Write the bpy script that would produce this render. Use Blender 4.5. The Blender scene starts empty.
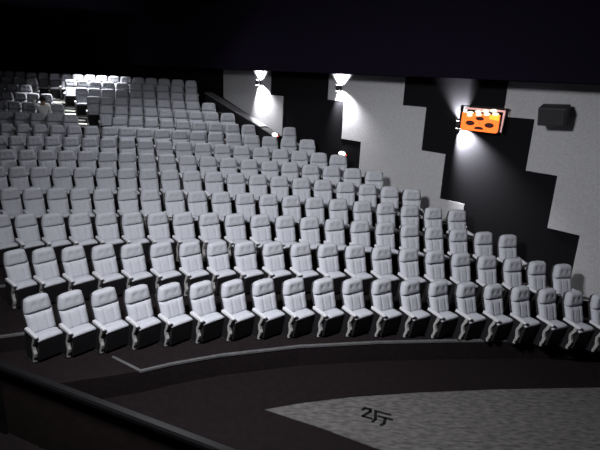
import bpy, bmesh, math, random
from mathutils import Vector, Matrix
random.seed(4)
C = bpy.context.scene.collection
R = math.radians
# ------------------------------------------------------------------ plan data (metres)
# each seat: x, y of the top of its backrest, slope of the row there (degrees), spacing to its neighbours
ROWS = [[[-4.496,7.808,21.6,0.539],[-3.993,8.001,20.3,0.546],[-3.472,8.186,18.8,0.559],[-2.934,8.362,17.3,0.57],[-2.383,8.526,15.8,0.58],[-1.818,8.676,14.1,0.587],[-1.244,8.812,12.4,0.592],[-0.662,8.93,10.7,0.595],[-0.075,9.031,8.9,0.595],[0.514,9.114,7.0,0.593],[1.101,9.176,5.2,0.588],[1.684,9.22,3.3,0.58],[2.26,9.244,1.5,0.571],[2.826,9.25,-0.3,0.56],[3.38,9.238,-2.1,0.547],[3.919,9.211,-3.8,0.533],[4.443,9.168,-5.5,0.518],[4.95,9.111,-7.1,0.502],[5.44,9.043,-8.7,0.486],[5.911,8.965,-10.2,0.456],[6.337,8.883,-11.5,0.434]],
[[-5.557,9.099,21.3,0.502],[-5.087,9.276,19.9,0.521],[-4.576,9.453,18.3,0.553],[-4.037,9.622,16.6,0.566],[-3.492,9.775,14.8,0.577],[-2.922,9.916,12.9,0.59],[-2.342,10.039,11.0,0.584],[-1.774,10.14,9.1,0.584],[-1.188,10.223,7.1,0.603],[-0.578,10.287,5.0,0.611],[0.028,10.328,2.8,0.603],[0.626,10.347,0.8,0.6],[1.229,10.344,-1.4,0.591],[1.808,10.32,-3.4,0.584],[2.394,10.275,-5.4,0.574],[2.951,10.213,-7.3,0.554],[3.494,10.134,-9.2,0.545],[4.028,10.039,-11.0,0.531],[4.536,9.932,-12.7,0.5],[5.003,9.82,-14.2,0.484],[5.474,9.694,-15.8,0.488]],
[[-7.09,10.245,19.0,0.512],[-6.604,10.407,17.7,0.513],[-6.112,10.557,16.3,0.529],[-5.587,10.703,14.8,0.555],[-5.038,10.84,13.2,0.568],[-4.481,10.963,11.6,0.572],[-3.918,11.071,10.0,0.574],[-3.351,11.162,8.3,0.578],[-2.774,11.237,6.6,0.594],[-2.171,11.297,4.8,0.605],[-1.57,11.338,3.0,0.604],[-0.965,11.36,1.1,0.596],[-0.378,11.362,-0.7,0.586],[0.208,11.346,-2.4,0.589],[0.799,11.312,-4.2,0.599],[1.402,11.257,-6.0,0.593],[1.978,11.188,-7.8,0.576],[2.544,11.102,-9.4,0.562],[3.088,11.004,-11.0,0.547],[3.618,10.893,-12.6,0.545],[4.151,10.766,-14.1,0.532],[4.65,10.634,-15.5,0.517]],
[[-7.58,11.594,14.0,0.499],[-7.094,11.71,12.8,0.505],[-6.595,11.817,11.6,0.53],[-6.056,11.921,10.3,0.546],[-5.521,12.012,8.9,0.548],[-4.974,12.091,7.6,0.568],[-4.395,12.161,6.1,0.572],[-3.836,12.213,4.7,0.58],[-3.239,12.255,3.2,0.587],[-2.665,12.279,1.7,0.592],[-2.055,12.289,0.2,0.611],[-1.443,12.283,-1.4,0.603],[-0.85,12.261,-2.9,0.588],[-0.268,12.224,-4.4,0.587],[0.321,12.171,-5.9,0.594],[0.915,12.102,-7.4,0.6],[1.511,12.017,-8.8,0.589],[2.078,11.922,-10.2,0.581],[2.653,11.811,-11.7,0.572],[3.198,11.692,-13.0,0.557],[3.739,11.56,-14.3,0.556]],
[[-8.043,12.798,15.5,0.512],[-7.548,12.927,13.9,0.518],[-7.037,13.046,12.3,0.534],[-6.505,13.154,10.5,0.549],[-5.958,13.247,8.7,0.563],[-5.391,13.324,6.9,0.574],[-4.818,13.384,5.0,0.576],[-4.244,13.424,3.0,0.582],[-3.656,13.445,1.1,0.594],[-3.056,13.445,-1.0,0.602],[-2.451,13.424,-3.0,0.612],[-1.834,13.381,-5.1,0.613],[-1.229,13.316,-7.1,0.602],[-0.639,13.233,-9.0,0.6],[-0.044,13.128,-11.0,0.596],[0.532,13.006,-12.8,0.601],[1.128,12.86,-14.7,0.599],[1.69,12.703,-16.5,0.579],[2.237,12.532,-18.2,0.568],[2.769,12.349,-19.8,0.562]],
[[-8.418,13.962,12.8,0.529],[-7.901,14.072,11.2,0.524],[-7.39,14.166,9.6,0.531],[-6.854,14.249,7.9,0.547],[-6.305,14.316,6.1,0.564],[-5.733,14.368,4.3,0.574],[-5.161,14.401,2.4,0.577],[-4.58,14.416,0.5,0.585],[-3.991,14.411,-1.4,0.597],[-3.386,14.386,-3.4,0.608],[-2.777,14.339,-5.4,0.606],[-2.18,14.272,-7.3,0.608],[-1.572,14.184,-9.3,0.614],[-0.968,14.075,-11.2,0.6],[-0.394,13.952,-13.0,0.597],[0.195,13.806,-14.8,0.603],[0.773,13.644,-16.6,0.596],[1.338,13.467,-18.2,0.599],[1.91,13.269,-19.9,0.605]],
[[-9.192,14.937,15.2,0.484],[-8.724,15.057,13.5,0.491],[-8.237,15.165,11.6,0.506],[-7.733,15.26,9.7,0.526],[-7.201,15.342,7.7,0.546],[-6.652,15.406,5.6,0.553],[-6.1,15.45,3.4,0.565],[-5.523,15.473,1.2,0.576],[-4.948,15.474,-1.1,0.586],[-4.352,15.451,-3.4,0.607],[-3.736,15.402,-5.8,0.613],[-3.131,15.328,-8.1,0.618],[-2.513,15.227,-10.5,0.62],[-1.912,15.104,-12.7,0.62],[-1.304,14.954,-14.9,0.618],[-0.718,14.786,-17.1,0.606],[-0.145,14.599,-19.1,0.599],[0.415,14.395,-21.0,0.596],[0.968,14.171,-22.9,0.597]],
[[-9.997,15.928,13.8,0.459],[-9.55,16.032,12.4,0.473],[-9.073,16.13,10.8,0.494],[-8.58,16.217,9.2,0.512],[-8.062,16.293,7.5,0.527],[-7.535,16.354,5.7,0.539],[-6.989,16.4,3.9,0.554],[-6.43,16.429,2.0,0.561],[-5.868,16.439,0.1,0.574],[-5.283,16.43,-1.9,0.589],[-4.691,16.4,-3.9,0.596],[-4.093,16.349,-5.9,0.602],[-3.492,16.277,-7.9,0.607],[-2.891,16.183,-9.9,0.61],[-2.292,16.068,-11.8,0.61],[-1.696,15.933,-13.7,0.61],[-1.107,15.779,-15.6,0.614],[-0.514,15.603,-17.4,0.615],[0.067,15.41,-19.2,0.613]],
[[-11.001,17.528,0.1,0.555],[-10.445,17.526,-0.5,0.563],[-9.876,17.518,-1.1,0.57],[-9.305,17.504,-1.7,0.571],[-8.734,17.484,-2.4,0.579],[-8.147,17.456,-3.0,0.587],[-6.412,17.337,-4.9,0.579],[-5.835,17.284,-5.5,0.575],[-5.267,17.227,-6.1,0.563],[-4.715,17.165,-6.7,0.562],[-4.151,17.096,-7.3,0.567],[-3.589,17.021,-7.9,0.572],[-3.017,16.938,-8.5,0.577],[-2.449,16.85,-9.1,0.567],[-1.898,16.759,-9.7,0.559],[-0.525,16.507,-11.1,0.55]],
[[-11.19,18.571,-1.6,0.521],[-10.67,18.553,-2.2,0.532],[-10.128,18.529,-2.9,0.543],[-9.585,18.499,-3.5,0.536],[-9.059,18.464,-4.1,0.527],[-7.218,18.298,-6.2,0.57],[-6.652,18.233,-6.9,0.567],[-6.091,18.162,-7.5,0.563],[-5.535,18.086,-8.1,0.561],[-4.981,18.003,-8.8,0.561],[-4.427,17.915,-9.4,0.562],[-3.871,17.82,-10.0,0.573],[-3.299,17.715,-10.7,0.585],[-2.722,17.604,-11.3,0.588]],
[[-12.033,19.663,-2.7,0.496],[-11.538,19.637,-3.2,0.517],[-11.001,19.604,-3.9,0.529],[-10.483,19.565,-4.5,0.52],[-9.964,19.522,-5.1,0.521],[-8.085,19.316,-7.4,0.545],[-7.545,19.243,-8.0,0.566],[-6.965,19.157,-8.7,0.586],[-6.386,19.065,-9.4,0.572],[-5.837,18.971,-10.0,0.563],[-5.278,18.869,-10.7,0.574],[-4.708,18.759,-11.3,0.575],[-4.15,18.643,-12.0,0.59],[-3.553,18.513,-12.7,0.611]],
[[-12.447,20.739,-4.0,0.55],[-11.899,20.697,-4.7,0.551],[-11.349,20.649,-5.3,0.552],[-8.955,20.365,-8.2,0.555],[-8.407,20.283,-8.8,0.556],[-7.857,20.195,-9.4,0.579],[-7.263,20.093,-10.1,0.599],[-6.677,19.984,-10.8,0.582],[-6.121,19.875,-11.5,0.579],[-5.541,19.754,-12.1,0.584],[-4.978,19.629,-12.8,0.594],[-4.382,19.491,-13.4,0.612]],
[[-13.314,21.893,-4.9,0.54],[-12.776,21.844,-5.5,0.552],[-12.215,21.786,-6.2,0.565],[-11.653,21.722,-6.9,0.566],[-9.876,21.474,-9.0,0.545],[-9.339,21.385,-9.6,0.556],[-8.78,21.287,-10.3,0.578],[-8.201,21.178,-11.0,0.609],[-7.584,21.055,-11.7,0.617],[-6.992,20.928,-12.4,0.592],[-6.427,20.801,-13.0,0.607],[-5.81,20.654,-13.8,0.635],[-5.194,20.499,-14.5,0.635]],
[[-14.178,22.859,-3.8,0.509],[-13.67,22.822,-4.5,0.505],[-13.171,22.78,-5.1,0.513],[-12.648,22.731,-5.7,0.526],[-12.123,22.676,-6.3,0.538],[-11.579,22.613,-7.0,0.545],[-11.042,22.544,-7.6,0.543],[-10.503,22.469,-8.3,0.55],[-9.954,22.386,-8.9,0.558],[-9.402,22.296,-9.6,0.561],[-8.847,22.199,-10.2,0.564],[-8.291,22.096,-10.9,0.568],[-7.732,21.985,-11.5,0.571],[-7.171,21.867,-12.2,0.592],[-6.581,21.711,-12.9,0.645],[-5.96,21.435,-13.6,0.738],[-5.29,21.003,-14.3,0.797],[-4.621,20.433,-15.1,0.55]]]
CURVES = [[-5e-05, -0.02759, 0.15171, 9.04289], [-0.03051, 0.0514, 10.32699], [-0.0265, -0.03155, 11.35385], [-0.02223, -0.08838, 12.20164], [-0.02942, -0.19666, 13.11903], [-0.02857, -0.25308, 13.85631], [-0.03411, -0.35589, 14.54798], [-0.02951, -0.34452, 15.43362], [-0.00946, -0.20658, 16.40121], [-0.01011, -0.25489, 16.98476], [-0.01053, -0.29968, 17.58095], [-0.01044, -0.33038, 18.24347], [-0.01061, -0.36799, 18.87399], [-0.01061, -0.36799, 19.77399]]
TREAD_Z = [0.42, 0.734, 1.038, 1.327, 1.614, 1.877, 2.123, 2.364, 2.602, 2.877, 3.144, 3.401, 3.643, 3.859]
STROKES = [[(1.163, 7.147), (1.209, 7.189), (1.297, 7.165), (1.29, 7.108), (1.154, 6.984)], [(1.148, 6.979), (1.282, 6.926)], [(1.376, 7.127), (1.61, 7.045)], [(1.379, 7.127), (1.35, 6.923), (1.298, 6.854)], [(1.414, 6.994), (1.618, 6.924)], [(1.519, 6.959), (1.477, 6.817), (1.423, 6.782)]]

# ------------------------------------------------------------------ materials
def mat(name, col, rough=.8, noise=0, scale=40, stretch=(1,1,1), bump=0, metal=0, coat=0, spec=.5, obj=False):
    m = bpy.data.materials.new(name); m.use_nodes = True
    nt = m.node_tree; b = nt.nodes['Principled BSDF']
    b.inputs['Base Color'].default_value = (*col, 1)
    b.inputs['Roughness'].default_value = rough
    b.inputs['Metallic'].default_value = metal
    b.inputs['Specular IOR Level'].default_value = spec
    if noise or bump:
        tc = nt.nodes.new('ShaderNodeTexCoord'); mp = nt.nodes.new('ShaderNodeMapping')
        mp.inputs['Scale'].default_value = stretch
        nt.links.new(tc.outputs['Object'], mp.inputs['Vector'])
        n = nt.nodes.new('ShaderNodeTexNoise'); n.inputs['Scale'].default_value = scale
        n.inputs['Detail'].default_value = 4
        nt.links.new(mp.outputs[0], n.inputs['Vector'])
        if noise:
            r = nt.nodes.new('ShaderNodeMapRange')
            r.inputs['From Min'].default_value = .25; r.inputs['From Max'].default_value = .75
            r.inputs['To Min'].default_value = 1-noise; r.inputs['To Max'].default_value = 1+noise
            nt.links.new(n.outputs['Fac'], r.inputs['Value'])
            v = nt.nodes.new('ShaderNodeVectorMath'); v.operation = 'SCALE'
            v.inputs[0].default_value = col
            nt.links.new(r.outputs[0], v.inputs['Scale'])
            nt.links.new(v.outputs[0], b.inputs['Base Color'])
        if bump:
            bp = nt.nodes.new('ShaderNodeBump'); bp.inputs['Strength'].default_value = bump
            bp.inputs['Distance'].default_value = .01
            nt.links.new(n.outputs['Fac'], bp.inputs['Height']); nt.links.new(bp.outputs[0], b.inputs['Normal'])
    return m
def emit(name, col, s):
    m = bpy.data.materials.new(name); m.use_nodes = True
    b = m.node_tree.nodes['Principled BSDF']
    b.inputs['Base Color'].default_value = (*col, 1); b.inputs['Emission Color'].default_value = (*col, 1)
    b.inputs['Emission Strength'].default_value = s
    return m
M = dict(
    fabric=mat('seat_fabric', (.44,.45,.50), .9, .07, 30, bump=.25, spec=.2),
    head=mat('headrest_fabric', (.40,.41,.455), .9, .07, 30, bump=.25, spec=.2),
    arm=mat('arm_pad', (.52,.52,.56), .55, .08, 30),
    pedestal=mat('pedestal_grey', (.30,.29,.29), .6, .15, 12),
    black=mat('black_plastic', (.010,.009,.011), .6, spec=.3),
    shell=mat('shell_plastic', (.022,.021,.024), .55, spec=.3),
    carpet=mat('dark_carpet', (.011,.008,.009), .95, .3, 18, spec=.1),
    riser=mat('dark_nosing', (.085,.085,.09), .8, .2, 10),
    floor=mat('floor_dark', (.009,.0065,.0075), .95, .25, 9, spec=.1),
    grey_carpet=mat('grey_carpet', (.092,.088,.088), .95, .5, 6.5, (1.0,3.0,1), .3, spec=.1),
    wall_dark=mat('wall_dark_fabric', (.007,.007,.008), 1, .3, 60, spec=0),
    wall_light=mat('wall_light_fabric', (.31,.31,.325), .95, .14, 34, bump=.3, spec=.1),
    ceil=mat('ceiling_black', (.006,.0045,.009), 1, spec=0),
    parapet=mat('parapet_black', (.012,.012,.014), .8, .2, 8, spec=.2),
    ledge=mat('ledge_grey', (.11,.11,.12), .7, .15, 12),  # paler than the black parapet so the lamp's pool of light shows
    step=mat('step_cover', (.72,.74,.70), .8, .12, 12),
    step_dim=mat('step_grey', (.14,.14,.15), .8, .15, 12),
    metal=mat('lamp_metal', (.03,.03,.035), .4, metal=.6),
    speaker=mat('speaker_cabinet', (.018,.018,.023), .7, .2, 20),
    grille=mat('speaker_grille', (.012,.012,.016), .8, .3, 90),
    paint=mat('floor_paint', (.008,.008,.008), .9, spec=.1),
    wood=mat('partition_board', (.018,.012,.012), .9, .25, 5, spec=.1),
    rail=mat('partition_rail', (.005,.005,.006), .4, spec=.4),
    cloth=mat('white_cloth', (.92,.94,.94), .9),
    skin=mat('skin', (.45,.30,.22), .6), hair=mat('hair', (.02,.015,.012), .7),
    trousers=mat('dark_trousers', (.02,.02,.03), .9),
    bulb=emit('lamp_glow', (1,.98,.95), 14),
    steplamp=emit('step_lamp_glow', (1,.97,.92), 5),
    red=emit('red_glow', (1,.10,.05), .8),
    orange=emit('sign_orange', (1,.165,.02), 1.15),
    amber=emit('sign_amber', (1,.42,.03), 1.2),
    cream=emit('sign_cream', (1,.82,.62), 1.1),
    pink=emit('sign_edge', (.55,.30,.28), .8),
    signdark=mat('sign_dark', (.05,.005,.003), .8),
)
# ------------------------------------------------------------------ helpers
def obj(name, bm, m, parent=None, smooth=False, loc=None, rot=None, bevel=0):
    bmesh.ops.recalc_face_normals(bm, faces=bm.faces[:])
    me = bpy.data.meshes.new(name); bm.to_mesh(me); bm.free()
    me.materials.append(m)
    if smooth:
        for p in me.polygons: p.use_smooth = True
    o = bpy.data.objects.new(name, me); C.objects.link(o)
    if parent: o.parent = parent
    if loc: o.location = loc
    if rot is not None: o.rotation_euler = rot
    if bevel:
        b = o.modifiers.new('bevel', 'BEVEL'); b.width = bevel; b.segments = 2
    return o
def thing(name, label, cat, loc=(0,0,0), rotz=0, group=None):
    o = bpy.data.objects.new(name, None); C.objects.link(o); o.empty_display_size = .1
    o.location = loc; o.rotation_euler = (0,0,rotz)
    return tag(o, label, cat, group)
def tag(o, label, cat, group=None):
    o['label'] = label; o['category'] = cat
    if group: o['group'] = group
    return o
def struct(o): o['kind'] = 'structure'; return o
def box(bm, c, s, rot=None):
    mt = Matrix.Translation(c)
    if rot is not None: mt = mt @ rot
    bmesh.ops.create_cube(bm, size=1, matrix=mt @ Matrix.Diagonal((*s,1)))
    return bm
def prism(bm, pts, axis, a, b):
    """extrude polygon pts along 'x', 'y' or 'z' from a to b"""
    def P(p, t):
        return {'x':(t,p[0],p[1]), 'y':(p[0],t,p[1]), 'z':(p[0],p[1],t)}[axis]
    A = [bm.verts.new(P(p,a)) for p in pts]; B = [bm.verts.new(P(p,b)) for p in pts]
    bm.faces.new(A); bm.faces.new(B[::-1]); n = len(pts)
    for i in range(n): bm.faces.new((A[i],A[(i+1)%n],B[(i+1)%n],B[i]))
    return bm
def cyl(bm, c, r1, r2, h, n=20, rot=None):
    mt = Matrix.Translation(c)
    if rot is not None: mt = mt @ rot
    bmesh.ops.create_cone(bm, cap_ends=True, segments=n, radius1=r1, radius2=r2, depth=h, matrix=mt)
    return bm
def pad(bm, nx, nz, width, zlo, zhi, yfun, t, edge=5, dents=(), back=.03, round_top=0, seams=()):
    """upholstered pad in the xz plane: front surface bulges to -y"""
    F, B = [], []
    for j in range(nz+1):
        v = -1+2*j/nz; vz = math.copysign(abs(v)**.8, v)
        z = zlo+(zhi-zlo)*(vz+1)/2
        fr, bk = [], []
        for i in range(nx+1):
            u = -1+2*i/nx; us = math.copysign(abs(u)**.85, u)
            w = width(z); x = us*w/2
            zz = z
            if round_top and vz > 0: zz = z-round_top*(abs(us)**4)*vz**3
            bulge = (1-abs(us)**edge)*(1-abs(vz)**(edge+1))
            d = t*(.15+.85*bulge)
            for (dx,dz,dr,dd) in dents: d -= dd*math.exp(-((x-dx)**2+(z-dz)**2)/dr**2)
            for (sx,sd) in seams: d -= sd*math.exp(-((x-sx)/.010)**2)*bulge
            fr.append(bm.verts.new((x, yfun(zz)-d, zz))); bk.append(bm.verts.new((x*.97, yfun(zz)+back, zz-.004*vz)))
        F.append(fr); B.append(bk)
    for j in range(nz):
        for i in range(nx):
            bm.faces.new((F[j][i],F[j][i+1],F[j+1][i+1],F[j+1][i])); bm.faces.new((B[j][i],B[j+1][i],B[j+1][i+1],B[j][i+1]))
    for i in range(nx):
        bm.faces.new((F[0][i],B[0][i],B[0][i+1],F[0][i+1])); bm.faces.new((F[nz][i],F[nz][i+1],B[nz][i+1],B[nz][i]))
    for j in range(nz):
        bm.faces.new((F[j][0],F[j+1][0],B[j+1][0],B[j][0])); bm.faces.new((F[j][nx],B[j][nx],B[j+1][nx],F[j+1][nx]))
    return bm
# ------------------------------------------------------------------ hall geometry
W = Vector((-.695,.719,0)); N = Vector((.719,.695,0)); P0 = Vector((.539,15.879,0))   # right wall: direction, outward normal, origin
CEIL = 7.6
def wp(s, z, d=0):            # point on the right wall, d metres into the room
    p = P0+W*s-N*d; return Vector((p.x, p.y, z))
WALLROT = Matrix((( W.x, N.x, 0),( W.y, N.y, 0),(0,0,1)))   # local x along W, local y outwards
def wall_x(y): return .539+(y-15.879)*(W.x/W.y)
def left_x(y): return -(.72*y+1.7)

bm = bmesh.new()
box(bm, (-3,10,-.06), (36,34,.12)); struct(obj('floor', bm, M['floor']))
bm = bmesh.new(); box(bm, (-3,10,CEIL+.06), (36,34,.12)); struct(obj('ceiling', bm, M['ceil']))
o = obj('wall_right', box(bmesh.new(), (-3.5,.1,CEIL/2), (30,.2,CEIL)), M['wall_dark']); struct(o)
o.matrix_world = Matrix.Translation(P0) @ WALLROT.to_4x4()
o = obj('wall_back', box(bmesh.new(), (-6,23.9,CEIL/2), (24,.2,CEIL)), M['ceil']); struct(o)
o = obj('wall_front', box(bmesh.new(), (3,-5,CEIL/2), (30,.2,CEIL)), M['ceil']); struct(o)
bm = bmesh.new()
prism(bm, [(left_x(-5),-5),(left_x(24),24),(left_x(24)-.2,24),(left_x(-5)-.2,-5)], 'z', 0, CEIL); struct(obj('wall_left', bm, M['ceil']))

o = obj('trim_20', box(bmesh.new(), (-3.5,-.5,(5.43+CEIL)/2), (30,1.0,CEIL-5.43)), M['ceil']); struct(o)  # added black soffit, keeps the lamps' up-light off the upper wall
o.matrix_world = Matrix.Translation(P0) @ WALLROT.to_4x4()
def row_y(k, x):
    v = 0
    for c in CURVES[k]: v = v*x+c
    return v
FRONT = [(-3.6,7.0),(-3.25,7.12),(-2.63,7.36),(-2.19,7.61),(-1.37,7.97),(.07,8.41),(1.63,8.70),(3.05,8.88),(4.51,9.03),(6.19,9.14),(7.4,9.18)]
def edge(k):
    bend = lambda x: -1.0 if k == 13 and x > -4.8 else 0
    """front edge of tread k as a polyline from the left wall to the right wall"""
    if k == 0: return [(-5.3,6.0)]+FRONT if False else [(-6.6,6.0)]+FRONT
    pts = []; x = -20
    while x < 9:
        y = row_y(k-1, x)+.22+bend(x)
        if y > 0 and x > left_x(y) and x < wall_x(y)-.02: pts.append((x,y))
        x += .35
    return pts
E = [edge(k) for k in range(14)]
def thick(k): return .05
for k in range(14):
    far = E[k+1] if k < 13 else [(left_x(23.8)+.01,23.8),(wall_x(23.8),23.8)]
    far = [(x,y+.03) for x,y in far]
    bm = bmesh.new()
    prism(bm, E[k]+far[::-1], 'z', 0.002, TREAD_Z[k])
    o = obj('floor', bm, M['carpet']); struct(o)
    # nosing strip along the tread's edge
    bm = bmesh.new(); e = E[k] if k else [(-3.25,7.75)]+[q for q in E[0] if q[0] > -2.7]
    nose = [(x,y-.012) for x,y in e]+[(x,y+.05) for x,y in e[::-1]]
    prism(bm, nose, 'z', TREAD_Z[k]-.03, TREAD_Z[k]+.006)
    o = obj('trim_%d' % (k+1), bm, M['riser']); struct(o)

# ------------------------------------------------------------------ the cinema seat
RB = .34        # backrest slope
def yb(z): return .045+(min(z,.86)-.42)*RB+(max(z-.86,0))*.10
def wid(z):
    if z < .86: return .478+.022*(z-.42)/.44
    t = (z-.86)/.24; return .50-.085*t**1.4
def make_seat(label):
    t = thing('cinema_seat', label, 'seat', group='grey cinema seats in the stepped rows')
    obj('backrest', pad(bmesh.new(), 26, 8, wid, .46, .825, yb, .085, edge=7, seams=[(-.095,.020),(.095,.020)]), M['fabric'], t, True)
    obj('headrest', pad(bmesh.new(), 18, 10, wid, .815, 1.095, lambda z: yb(z)+.006, .096, edge=9,
            dents=[(-.085,.97,.024,.030),(.085,.97,.024,.030)], round_top=.030), M['head'], t, True)
    bm = bmesh.new()
    pad(bm, 8, 6, lambda z: wid(z)+.012, .40, 1.07, lambda z: yb(z)+.05, .02, back=.035, round_top=.03)
    obj('back_shell', bm, M['shell'], t, True)
    prof = [(-.235,.435),(-.255,.465),(-.245,.495),(-.20,.512),(-.08,.508),(.04,.495),(.10,.50),(.10,.43)]
    bm = bmesh.new(); rings = []
    for i in range(9):
        u = -1+i/4; x = u*.232; k = 1-.4*abs(u)**6
        rings.append([bm.verts.new((x, y*(1-.06*abs(u)**4), .43+(z-.43)*k+(.006*(1-u*u) if z > .46 else 0))) for y,z in prof])
    for a,bq in zip(rings, rings[1:]):
        for i in range(len(prof)): j = (i+1)%len(prof); bm.faces.new((a[i],a[j],bq[j],bq[i]))
    bm.faces.new(rings[0]); bm.faces.new(rings[-1][::-1])
    obj('cushion', bm, M['fabric'], t, True)
    bm = bmesh.new()
    prism(bm, [(-.238,.435),(-.225,.36),(-.19,.20),(-.16,.06),(.10,.06),(.16,.25),(.14,.44)], 'x', -.225, .225)
    obj('seat_pan', bm, M['black'], t)
    pedestal(t, -.262); arm(t, -.262)
    return t
def pedestal(t, x):
    bm = bmesh.new()
    prism(bm, [(-.02,0),(.20,0),(.20,.12),(.17,.55),(-.17,.55),(-.13,.42),(-.08,.30),(-.085,.18),(-.035,.08)], 'x', x-.022, x+.022)
    prism(bm, [(-.09,.0),(.24,0),(.24,.02),(-.09,.02)], 'x', x-.05, x+.05)
    p = obj('pedestal', bm, M['black'], t)
    bm = bmesh.new()
    f = [(-.215,.545),(-.20,.48),(-.165,.41),(-.115,.34),(-.120,.26),(-.150,.20),(-.13,.13),(-.09,.06),(-.09,.02)]
    r = [(-.04,.02),(-.04,.07),(-.07,.14),(-.08,.20),(-.06,.27),(-.06,.34),(-.10,.42),(-.13,.49),(-.14,.545)]
    prism(bm, f+r, 'x', x-.030, x+.030)
    o = obj('pedestal_front', bm, M['pedestal'], t, bevel=.008); o['label'] = 'pale wavy front edge'
    return p
def arm(t, x):
    bm = bmesh.new()
    pts = [(-.245,.525),(-.268,.543),(-.258,.568),(-.21,.578),(.13,.605),(.14,.545),(-.20,.518)]
    prism(bm, pts, 'x', x-.036, x+.036)
    return obj('armrest', bm, M['arm'], t, bevel=.014)
kids = {}
def children(o): return kids.setdefault(o.name, [c for c in bpy.data.objects if c.parent == o])
def copy_seat(src, label):
    r = src.copy(); C.objects.link(r); r['label'] = label
    for ch in children(src):
        c = ch.copy(); C.objects.link(c); c.parent = r
    return r
ORD = ['','first','second','third','fourth','fifth','sixth','seventh','eighth','ninth','tenth','eleventh']
ROWNAME = ['front row','second row','third row','fourth row','fifth row','sixth row','seventh row','eighth row',
           'ninth row','tenth row','eleventh row','twelfth row','row before the last','back row']
def where(k, i, n, side=''):
    a, b = i+1, n-i
    if k >= 8 and k < 13: end_l, end_r = ('the frame edge','the stepped aisle') if side == 'left' else ('the stepped aisle','the right end')
    else: end_l, end_r = 'the left end','the right end'
    if a == 1: s = 'nearest to %s' % end_l.replace('the left end','the left side')
    elif b == 1: s = 'at the right end' if 'right end' in end_r else 'beside '+end_r
    elif a <= b: s = '%s from %s' % (ORD[a], end_l)
    else: s = '%s from %s' % (ORD[b], end_r)
    return s
SKEW = 30
proto = make_seat('x'); first = True
extra_arm = None
LEFTN = {8:6, 9:5, 10:5, 11:3, 12:4}
person_at = None
for k, row in enumerate(ROWS):
    n = len(row)
    for i, (x, y, tan, sp) in enumerate(row):
        if k in LEFTN:
            nl = LEFTN[k]
            if i < nl: pos = where(k, i, nl, 'left'); side = 'left block, '
            else: pos = where(k, i-nl, n-nl-(1 if k == 8 else 0), 'right'); side = 'right block, '
        else: pos = where(k, i, n); side = ''
        if k == 8 and i == n-1:
            label = 'single dim grey cinema seat apart from the ninth row, under the wall lamps'
        else: label = 'grey cinema seat, %s%s, %s' % (side, ROWNAME[k], pos)
        if first: t = proto; t['label'] = label; first = False; children(proto)
        else: t = copy_seat(proto, label)
        a = R(tan+SKEW)
        ay = yb(1.09)-.06                               # the measured point sits on top of the backrest
        t.location = (x+ay*math.sin(a), y-ay*math.cos(a), TREAD_Z[k])
        t.rotation_euler = (0,0,a); s = max(.80, min(1.04, sp/.578))
        t.scale = (s, 1, 1)
        last = i == n-1 or (k in LEFTN and i == LEFTN[k]-1) or (k == 8 and i == n-2)
        if last:
            for src in list(children(proto)):
                if src.name.startswith(('armrest','pedestal')):
                    c = src.copy(); C.objects.link(c); c.parent = t; c.location.x = .524
        if k == 9 and i == 3: person_at = (t.location.copy(), a)
# ------------------------------------------------------------------ steps in the rear aisle
STEPS = [(-8.85,-7.95,19.20,19.65,TREAD_Z[10],TREAD_Z[10]),(-9.0,-8.25,19.60,19.90,TREAD_Z[10],3.272),
         (-9.75,-8.75,20.20,20.62,TREAD_Z[11],TREAD_Z[11]),(-9.95,-9.15,20.62,20.95,TREAD_Z[11],3.522),
         (-10.65,-9.55,21.25,21.60,TREAD_Z[12],TREAD_Z[12]),(-10.9,-10.15,21.56,21.86,TREAD_Z[12],3.751),
         (-11.3,-10.7,22.1,22.5,TREAD_Z[13],TREAD_Z[13])]
SN = ['lowest in view','second from the bottom','third from the bottom','middle one','third from the top','second from the top','topmost in view']
for q,(x0,x1,y0,y1,zb,zt) in enumerate(STEPS):
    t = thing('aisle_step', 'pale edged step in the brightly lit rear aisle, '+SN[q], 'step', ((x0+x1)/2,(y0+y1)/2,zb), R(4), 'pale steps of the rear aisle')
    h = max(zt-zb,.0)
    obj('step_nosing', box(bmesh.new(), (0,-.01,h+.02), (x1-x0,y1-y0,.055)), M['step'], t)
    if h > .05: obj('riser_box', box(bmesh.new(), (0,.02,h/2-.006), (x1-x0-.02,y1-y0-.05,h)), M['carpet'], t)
# left front aisle steps
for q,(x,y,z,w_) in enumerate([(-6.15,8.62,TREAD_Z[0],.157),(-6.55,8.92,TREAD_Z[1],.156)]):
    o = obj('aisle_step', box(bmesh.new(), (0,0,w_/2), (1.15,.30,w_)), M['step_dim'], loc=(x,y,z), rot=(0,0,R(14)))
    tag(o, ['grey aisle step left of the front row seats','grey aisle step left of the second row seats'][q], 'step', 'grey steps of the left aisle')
# ------------------------------------------------------------------ right wall: light panels
def wall_poly(name, pts, m, label, cat):
    bm = bmesh.new(); prism(bm, pts, 'y', -.018, -.001)
    o = obj(name, bm, m); o.matrix_world = Matrix.Translation(P0) @ WALLROT.to_4x4()
    return tag(o, label, cat, 'stepped light wall panels')
TOP = 5.42
wall_poly('wall_panel', [(5.4,TOP),(2.6,TOP),(2.6,4.64),(1.93,4.64),(1.93,3.30),(5.4,4.38)], M['wall_light'],
          'light grey fabric wall panel with a stepped edge, farthest back beside the rear rows', 'wall panel')
wall_poly('wall_panel', [(-.14,TOP),(-2.92,TOP),(-2.92,4.69),(-3.66,4.69),(-3.66,3.58),(-4.38,3.58),(-4.38,2.42),(-5.08,2.42),(-5.08,1.3),(-7,.2),(-7,.2),
          (-2.4,1.0),(-2.3,2.50),(-1.58,2.55),(-1.58,3.55),(-.81,3.55),(-.81,4.66),(-.14,4.66)], M['wall_light'],
          'large light grey fabric wall panel stepped on both sides, in the middle of the right wall', 'wall panel')
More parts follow.
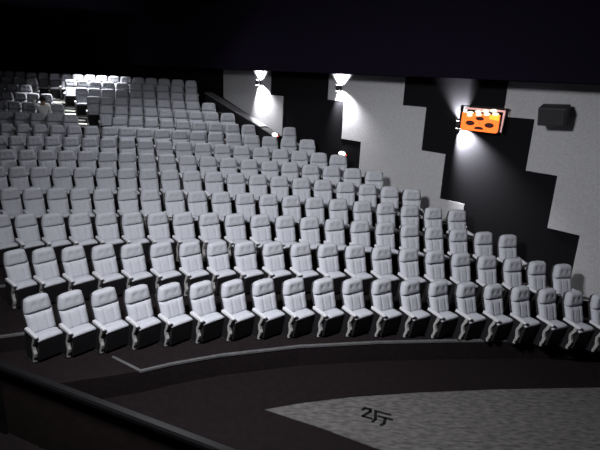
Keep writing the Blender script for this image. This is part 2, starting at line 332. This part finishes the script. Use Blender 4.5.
wall_poly('wall_panel', [(-5.73,TOP),(-14.5,TOP),(-14.5,.5),(-7.82,.5),(-7.82,2.32),(-7.14,2.32),(-7.14,3.50),(-6.45,3.50),(-6.45,4.64),(-5.73,4.64)], M['wall_light'],
          'light grey fabric wall panel behind the black loudspeaker, nearest the front', 'wall panel')
# parapet with a sloping top beside the rear rows
par = thing('parapet', 'black sloping parapet between the rear seats and the light wall panel', 'parapet', (P0.x,P0.y,0), math.atan2(W.y,W.x))
o = obj('parapet_side', prism(bmesh.new(), [(2.0,1.5),(2.0,3.34),(6.1,4.50),(6.1,1.5)], 'y', -.05, -.38), M['parapet'], par)
# local y of the parapet frame points into the wall's outward side, so the body sits at negative y
o2 = obj('ledge_cap', prism(bmesh.new(), [(2.7,3.542),(2.7,3.582),(6.12,4.54),(6.12,4.50)], 'y', -.047, -.40), M['ledge'], par)  # cap stops short: unlit stretch past the lamp's pool is put into its shape
pb, o2 = o, o2
par.rotation_euler = (0,0,0); par.location = P0
for o in (pb, o2):
    o.parent = par; o.matrix_local = WALLROT.to_4x4()
# ------------------------------------------------------------------ wall lamps
def wall_frame(s, z, d):
    m = Matrix.Translation(wp(s, z, d)) @ WALLROT.to_4x4(); return m
def sconce(s, z, label, pu, pd, tilt=0, cone=112):
    t = thing('wall_lamp', label, 'wall lamp', group='up and down wall lamps')
    t.matrix_world = wall_frame(s, z, .0)
    obj('bracket', box(bmesh.new(), (0,-.06,0), (.07,.09,.10)), M['metal'], t)
    body = cyl(bmesh.new(), (0,-.16,0), .065, .065, .17, 24)
    obj('lamp_body', body, M['metal'], t, True)
    for zz, nm in ((.088,'upper_lens'),(-.088,'lower_lens')):
        obj(nm, cyl(bmesh.new(), (0,-.16,zz), .055, .055, .01, 24), M['bulb'], t)
    for sign, pw in ((1,pu),(-1,pd)):
        l = bpy.data.lights.new('lamp_light', 'SPOT'); l.energy = pw; l.spot_size = R(max(cone, 112) if sign > 0 else cone); l.spot_blend = .6; l.shadow_soft_size = .03
        l.color = (1,.99,1)
        lo = bpy.data.objects.new('lamp_light', l); C.objects.link(lo); lo.parent = t
        lo.location = (0,-.15,sign*.11)
        d = Vector((-tilt if sign < 0 else 0, .85, sign)).normalized()
        lo.rotation_euler = (-d).to_track_quat('Z','Y').to_euler()
    return t
sconce(3.15, 5.03, 'black up and down lamp on the rear light wall panel', 420, 900, .35)
sconce(-.66, 5.03, 'black up and down lamp on the middle light wall panel', 420, 900, .35)
sconce(-4.72, 4.36, 'black up and down lamp beside the orange sign', 1700, 5200, .6, 92)
# small step lamps on the wall at row ends
def step_lamp(s, z, d, label):
    t = thing('step_lamp', label, 'lamp', group='small lamps low on the right wall'); t.matrix_world = wall_frame(s, z, d)
    obj('lamp_housing', box(bmesh.new(), (0,.05,.0), (.20,.08,.10)), M['metal'], t, bevel=.01)
    bm = bmesh.new(); bmesh.ops.create_uvsphere(bm, u_segments=16, v_segments=10, radius=.5, matrix=Matrix.Translation((0,-.01,0)) @ Matrix.Diagonal((.26,.08,.13,1)))
    obj('lamp_lens', bm, M['steplamp'], t, True)
    obj('red_indicator', cyl(bmesh.new(), (-.15,.0,-.03), .022, .022, .05, 12, Matrix.Rotation(R(90),4,'X')), M['red'], t)
step_lamp(1.50, 3.44, .70, 'small bright lamp at the front end of the sloping parapet')
step_lamp(-.97, 3.13, .12, 'small bright lamp on the dark wall below the middle wall lamp')
# ------------------------------------------------------------------ orange sign
t = thing('hall_sign', 'orange backlit box sign with dark ovals in a thin black frame on the dark wall', 'sign')
t.matrix_world = wall_frame(-5.32, 4.53, .0)
# local x runs towards the rear of the hall; -x is towards the viewer's right
Wd, Hd = 1.12, .60
def sx(u): return Wd*(.5-u)          # u 0..1 left to right in the picture
def sz(v): return Hd*(.5-v)
def rrect(u0, v0, u1, v1, r, n=6, top=True):
    x0,x1 = sx(u1),sx(u0); z0,z1 = sz(v1),sz(v0); pts = []
    for (cx,cz,a0,rr) in ((x1-r,z1-r,0,r if top else .0001),(x0+r,z1-r,90,r if top else .0001),(x0+r,z0+r,180,r),(x1-r,z0+r,270,r)):
        if rr < r: pts.append((x1 if a0 == 0 else x0, z1)); continue
        for i in range(n+1):
            a = R(a0+90*i/n); pts.append((cx+r*math.cos(a), cz+r*math.sin(a)))
    return pts
def ell(u, v, a, b, n=24, tilt=0):
    c,s = math.cos(tilt),math.sin(tilt)
    return [(sx(u)+a*math.cos(i*2*math.pi/n)*c-b*math.sin(i*2*math.pi/n)*s, sz(v)+a*math.cos(i*2*math.pi/n)*s+b*math.sin(i*2*math.pi/n)*c) for i in range(n)]
obj('sign_box', prism(bmesh.new(), rrect(.02,.30,.90,.97,.07,top=False), 'y', -.20, -.03), M['signdark'], t)
obj('light_panel', prism(bmesh.new(), rrect(.04,.27,.88,.95,.07,top=False), 'y', -.212, -.19), M['orange'], t)
obj('amber_patch', prism(bmesh.new(), [(sx(.66),sz(.30)),(sx(.87),sz(.25)),(sx(.87),sz(.48)),(sx(.76),sz(.46)),(sx(.66),sz(.44))], 'y', -.216, -.20), M['amber'], t)
fr = bmesh.new()
for a,b in (((0,.02),(1,.02)),((0,.02),(0,.95)),((1,.02),(.97,.95))):
    x0,z0,x1,z1 = sx(a[0]),sz(a[1]),sx(b[0]),sz(b[1]); L = math.hypot(x1-x0,z1-z0)
    ang = math.atan2(z1-z0,x1-x0)
    box(fr, ((x0+x1)/2,-.17,(z0+z1)/2), (L+.02,.12,.02), Matrix.Rotation(-ang,4,'Y'))
obj('frame', fr, M['black'], t)
obj('side_strip', prism(bmesh.new(), [(sx(.91),sz(.12)),(sx(.97),sz(.10)),(sx(.945),sz(.9)),(sx(.905),sz(.9))], 'y', -.15, -.12), M['pink'], t)
obj('top_strip', prism(bmesh.new(), [(sx(.05),sz(.08)),(sx(.94),sz(.08)),(sx(.94),sz(.15)),(sx(.05),sz(.15))], 'y', -.15, -.12), M['pink'], t)
for (u,v,a,b) in ((.455,.46,.105,.045),(.25,.66,.112,.058),(.68,.68,.112,.058),(.46,.84,.115,.045),(.465,.65,.014,.010)):
    pts = ell(u,v,a,b)
    if abs(v-.84) < .01: pts = [(x, max(z, sz(.875))) for x,z in pts]
    obj('dark_oval', prism(bmesh.new(), pts, 'y', -.222, -.205), M['signdark'], t)
for (u,v,a,b) in ((.22,.27,.085,.036),(.40,.20,.08,.034),(.56,.16,.08,.036),(.73,.12,.085,.038),(.22,.37,.07,.03),(.42,.31,.075,.034),(.60,.27,.075,.036),(.78,.24,.075,.036)):
    obj('cream_oval', prism(bmesh.new(), ell(u,v,a,b,tilt=-.05), 'y', -.226, -.20), M['cream'], t)
obj('mount', box(bmesh.new(), (0,-.02,0), (.5,.04,.2)), M['metal'], t)
# ------------------------------------------------------------------ loudspeaker
t = thing('loudspeaker', 'black loudspeaker box mounted high on the nearest light wall panel', 'speaker')
t.matrix_world = wall_frame(-6.95, 4.80, .04)
obj('wall_bracket', box(bmesh.new(), (0,-.07,0), (.12,.14,.16)), M['metal'], t)
rt = Matrix.Translation((0,-.30,-.02)) @ Matrix.Rotation(R(14),4,'X') @ Matrix.Rotation(R(-8),4,'Z')
cab = obj('cabinet', prism(bmesh.new(), [(-.27,-.19),(.27,-.19),(.27,.19),(-.27,.19)], 'y', -.17, .17), M['speaker'], t, bevel=.015)
gr = obj('grille', box(bmesh.new(), (0,-.185,0), (.49,.02,.33)), M['grille'], t, bevel=.006)
cab.matrix_local = rt; gr.matrix_local = rt
# ------------------------------------------------------------------ front floor carpet and lettering
G = [(-.47,7.04),(.11,7.24),(.98,7.47),(2.25,7.70),(3.76,7.91),(5.7,8.11),(7.6,8.2),(9.2,7.2),(8.6,2.6),(4.2,4.75),(1.33,6.23),(.44,6.66)]
o = obj('floor_carpet', prism(bmesh.new(), G, 'z', .001, .016), M['grey_carpet'])
tag(o, 'streaky grey carpet area with a curved edge in front of the seats', 'carpet')
bm = bmesh.new()
for st in STROKES:
    for (x0,y0),(x1,y1) in zip(st, st[1:]):
        L = math.hypot(x1-x0,y1-y0)
        box(bm, ((x0+x1)/2,(y0+y1)/2,.0175), (L+.04,.05,.003), Matrix.Rotation(math.atan2(y1-y0,x1-x0),4,'Z'))
o = obj('floor_lettering', bm, M['paint']); tag(o, 'black hall number lettering on the grey carpet', 'lettering')
# ------------------------------------------------------------------ dark partition in the lower left corner
a = Vector((-4.9,6.53)); b = Vector((.6,4.18)); L = (b-a).length
t = thing('low_partition', 'dark low partition with a black top rail across the lower left corner', 'partition', (a.x,a.y,0), math.atan2(b.y-a.y,b.x-a.x))
obj('board_panel', box(bmesh.new(), (L/2,0,.56), (L,.04,1.12)), M['wood'], t)
rl = bmesh.new(); prism(rl, [(-.07,1.12),(-.07,1.17),(-.05,1.2),(.03,1.2),(.05,1.17),(.05,1.12)], 'x', 0, L)
obj('top_rail', rl, M['rail'], t)
for x in (.55,):
    obj('post', box(bmesh.new(), (x,-.03,.56), (.30,.07,1.119)), M['rail'], t)
# ------------------------------------------------------------------ person in white in a rear seat
def skin_fig(name, pts, edges, rad, m, parent):
    me = bpy.data.meshes.new(name); me.from_pydata(pts, edges, []); me.materials.append(m)
    o = bpy.data.objects.new(name, me); C.objects.link(o); o.parent = parent
    s = o.modifiers.new('skin','SKIN'); s.use_smooth_shade = True
    for i,r in enumerate(rad):
        v = me.skin_vertices[0].data[i]; v.radius = r if isinstance(r, tuple) else (r,r)
    me.skin_vertices[0].data[0].use_root = True
    u = o.modifiers.new('sub','SUBSURF'); u.levels = 2; u.render_levels = 2
    return o
loc, a = person_at
t = thing('person', 'person in white raising one arm, sitting in the tenth row left of the stepped aisle', 'person', loc, a)
pts = [(0,-.02,.55),(0,-.04,.75),(0,-.06,.95),(0,-.07,1.06),(0,-.09,1.16),(0,-.10,1.26),
       (-.17,-.06,.99),(-.30,-.14,1.08),(-.24,-.16,1.30),(.17,-.06,.99),(.22,-.14,.76),(.16,-.34,.68),
       (-.09,-.06,.52),(-.11,-.42,.54),(-.11,-.44,.12),(.09,-.06,.52),(.11,-.42,.54),(.11,-.44,.12),(-.11,-.54,.05),(.11,-.54,.05)]
edges = [(0,1),(1,2),(2,3),(3,4),(4,5),(2,6),(6,7),(7,8),(2,9),(9,10),(10,11),(0,12),(12,13),(13,14),(0,15),(15,16),(16,17),(14,18),(17,19)]
rad = [(.15,.11),(.14,.10),(.15,.10),.055,.085,.07,.06,.045,.035,.06,.045,.035,.085,.065,.045,.085,.065,.045,.035,.035]
skin_fig('body', pts, edges, rad, M['skin'], t)
sp_ = [(0,-.02,.54),(0,-.04,.75),(0,-.06,.93),(0,-.07,1.01),(-.17,-.06,.98),(-.30,-.14,1.08),(-.25,-.155,1.25),(.17,-.06,.98),(.22,-.14,.76),(.17,-.30,.69)]
skin_fig('white_shirt', sp_, [(0,1),(1,2),(2,3),(2,4),(4,5),(5,6),(2,7),(7,8),(8,9)], [(.175,.13),(.165,.125),(.175,.12),.07,.085,.07,.055,.085,.07,.055], M['cloth'], t)
skin_fig('trousers', [(0,-.03,.53),(-.10,-.08,.53),(-.11,-.42,.55),(-.11,-.44,.16),(.10,-.08,.53),(.11,-.42,.55),(.11,-.44,.16)],
         [(0,1),(1,2),(2,3),(0,4),(4,5),(5,6)], [.11,.10,.085,.065,.10,.085,.065], M['trousers'], t)
bm = bmesh.new(); bmesh.ops.create_uvsphere(bm, u_segments=16, v_segments=12, radius=.108, matrix=Matrix.Translation((0,-.085,1.245)))
obj('hair', bm, M['hair'], t, True)
# ------------------------------------------------------------------ hall lighting
def area(name, loc, target, size, energy, col=(1,1,1), spread=180):
    l = bpy.data.lights.new(name, 'AREA'); l.energy = energy; l.size = size; l.color = col; l.spread = R(spread)
    o = bpy.data.objects.new(name, l); C.objects.link(o); o.location = loc
    d = Vector(target)-Vector(loc); o.rotation_euler = (-d).to_track_quat('Z','Y').to_euler()
    return o
area('hall_light_front', (-2.8,4.3,7.3), (0.6,10,1), 1.2, 570, (.98,.985,1), 120)
area('hall_light_middle', (-2.5,11.5,7.4), (-2.5,15,2.5), 1.2, 50, (.94,.96,1))
area('hall_light_rear', (-4.5,16.3,7.5), (-4.0,11,1), 1.0, 190, (.94,.96,1))
area('hall_light_above', (1.5,14.8,7.5), (2.5,9.5,0), 1.0, 480, (.96,.98,1))
l = bpy.data.lights.new('aisle_downlight','SPOT'); l.energy = 3300; l.spot_size = R(74); l.spot_blend = .7; l.shadow_soft_size = .08
o = bpy.data.objects.new('aisle_downlight', l); C.objects.link(o); o.location = (-9.1,21.5,7.45)
o.rotation_euler = (-(Vector((-9.2,20.9,3.4))-o.location)).to_track_quat('Z','Y').to_euler()
w = bpy.data.worlds.new('world'); bpy.context.scene.world = w; w.use_nodes = True
w.node_tree.nodes['Background'].inputs[0].default_value = (.5,.4,.7,1); w.node_tree.nodes['Background'].inputs[1].default_value = .0
# ------------------------------------------------------------------ camera
cam = bpy.data.cameras.new('camera'); co = bpy.data.objects.new('camera', cam); C.objects.link(co)
pi_, ro = R(16.739), R(-2.6046)
r0 = Vector((1,0,0)); u0 = Vector((0,math.sin(pi_),math.cos(pi_))); fw = Vector((0,math.cos(pi_),-math.sin(pi_)))
rt_ = r0*math.cos(ro)-u0*math.sin(ro); up = r0*math.sin(ro)+u0*math.cos(ro)
m = Matrix((rt_, up, -fw)).transposed().to_4x4(); m.translation = (0,0,3.8535+1.5)
co.matrix_world = m
cam.sensor_width = 36; cam.lens = 498.93/600*36; cam.shift_x = -1.685/600
bpy.context.scene.camera = co
vs = bpy.context.scene.view_settings
vs.view_transform = 'Standard'; vs.look = 'None'; vs.gamma = 1; vs.exposure = 0; vs.use_curve_mapping = False
bpy.context.scene.cycles.max_bounces = 6
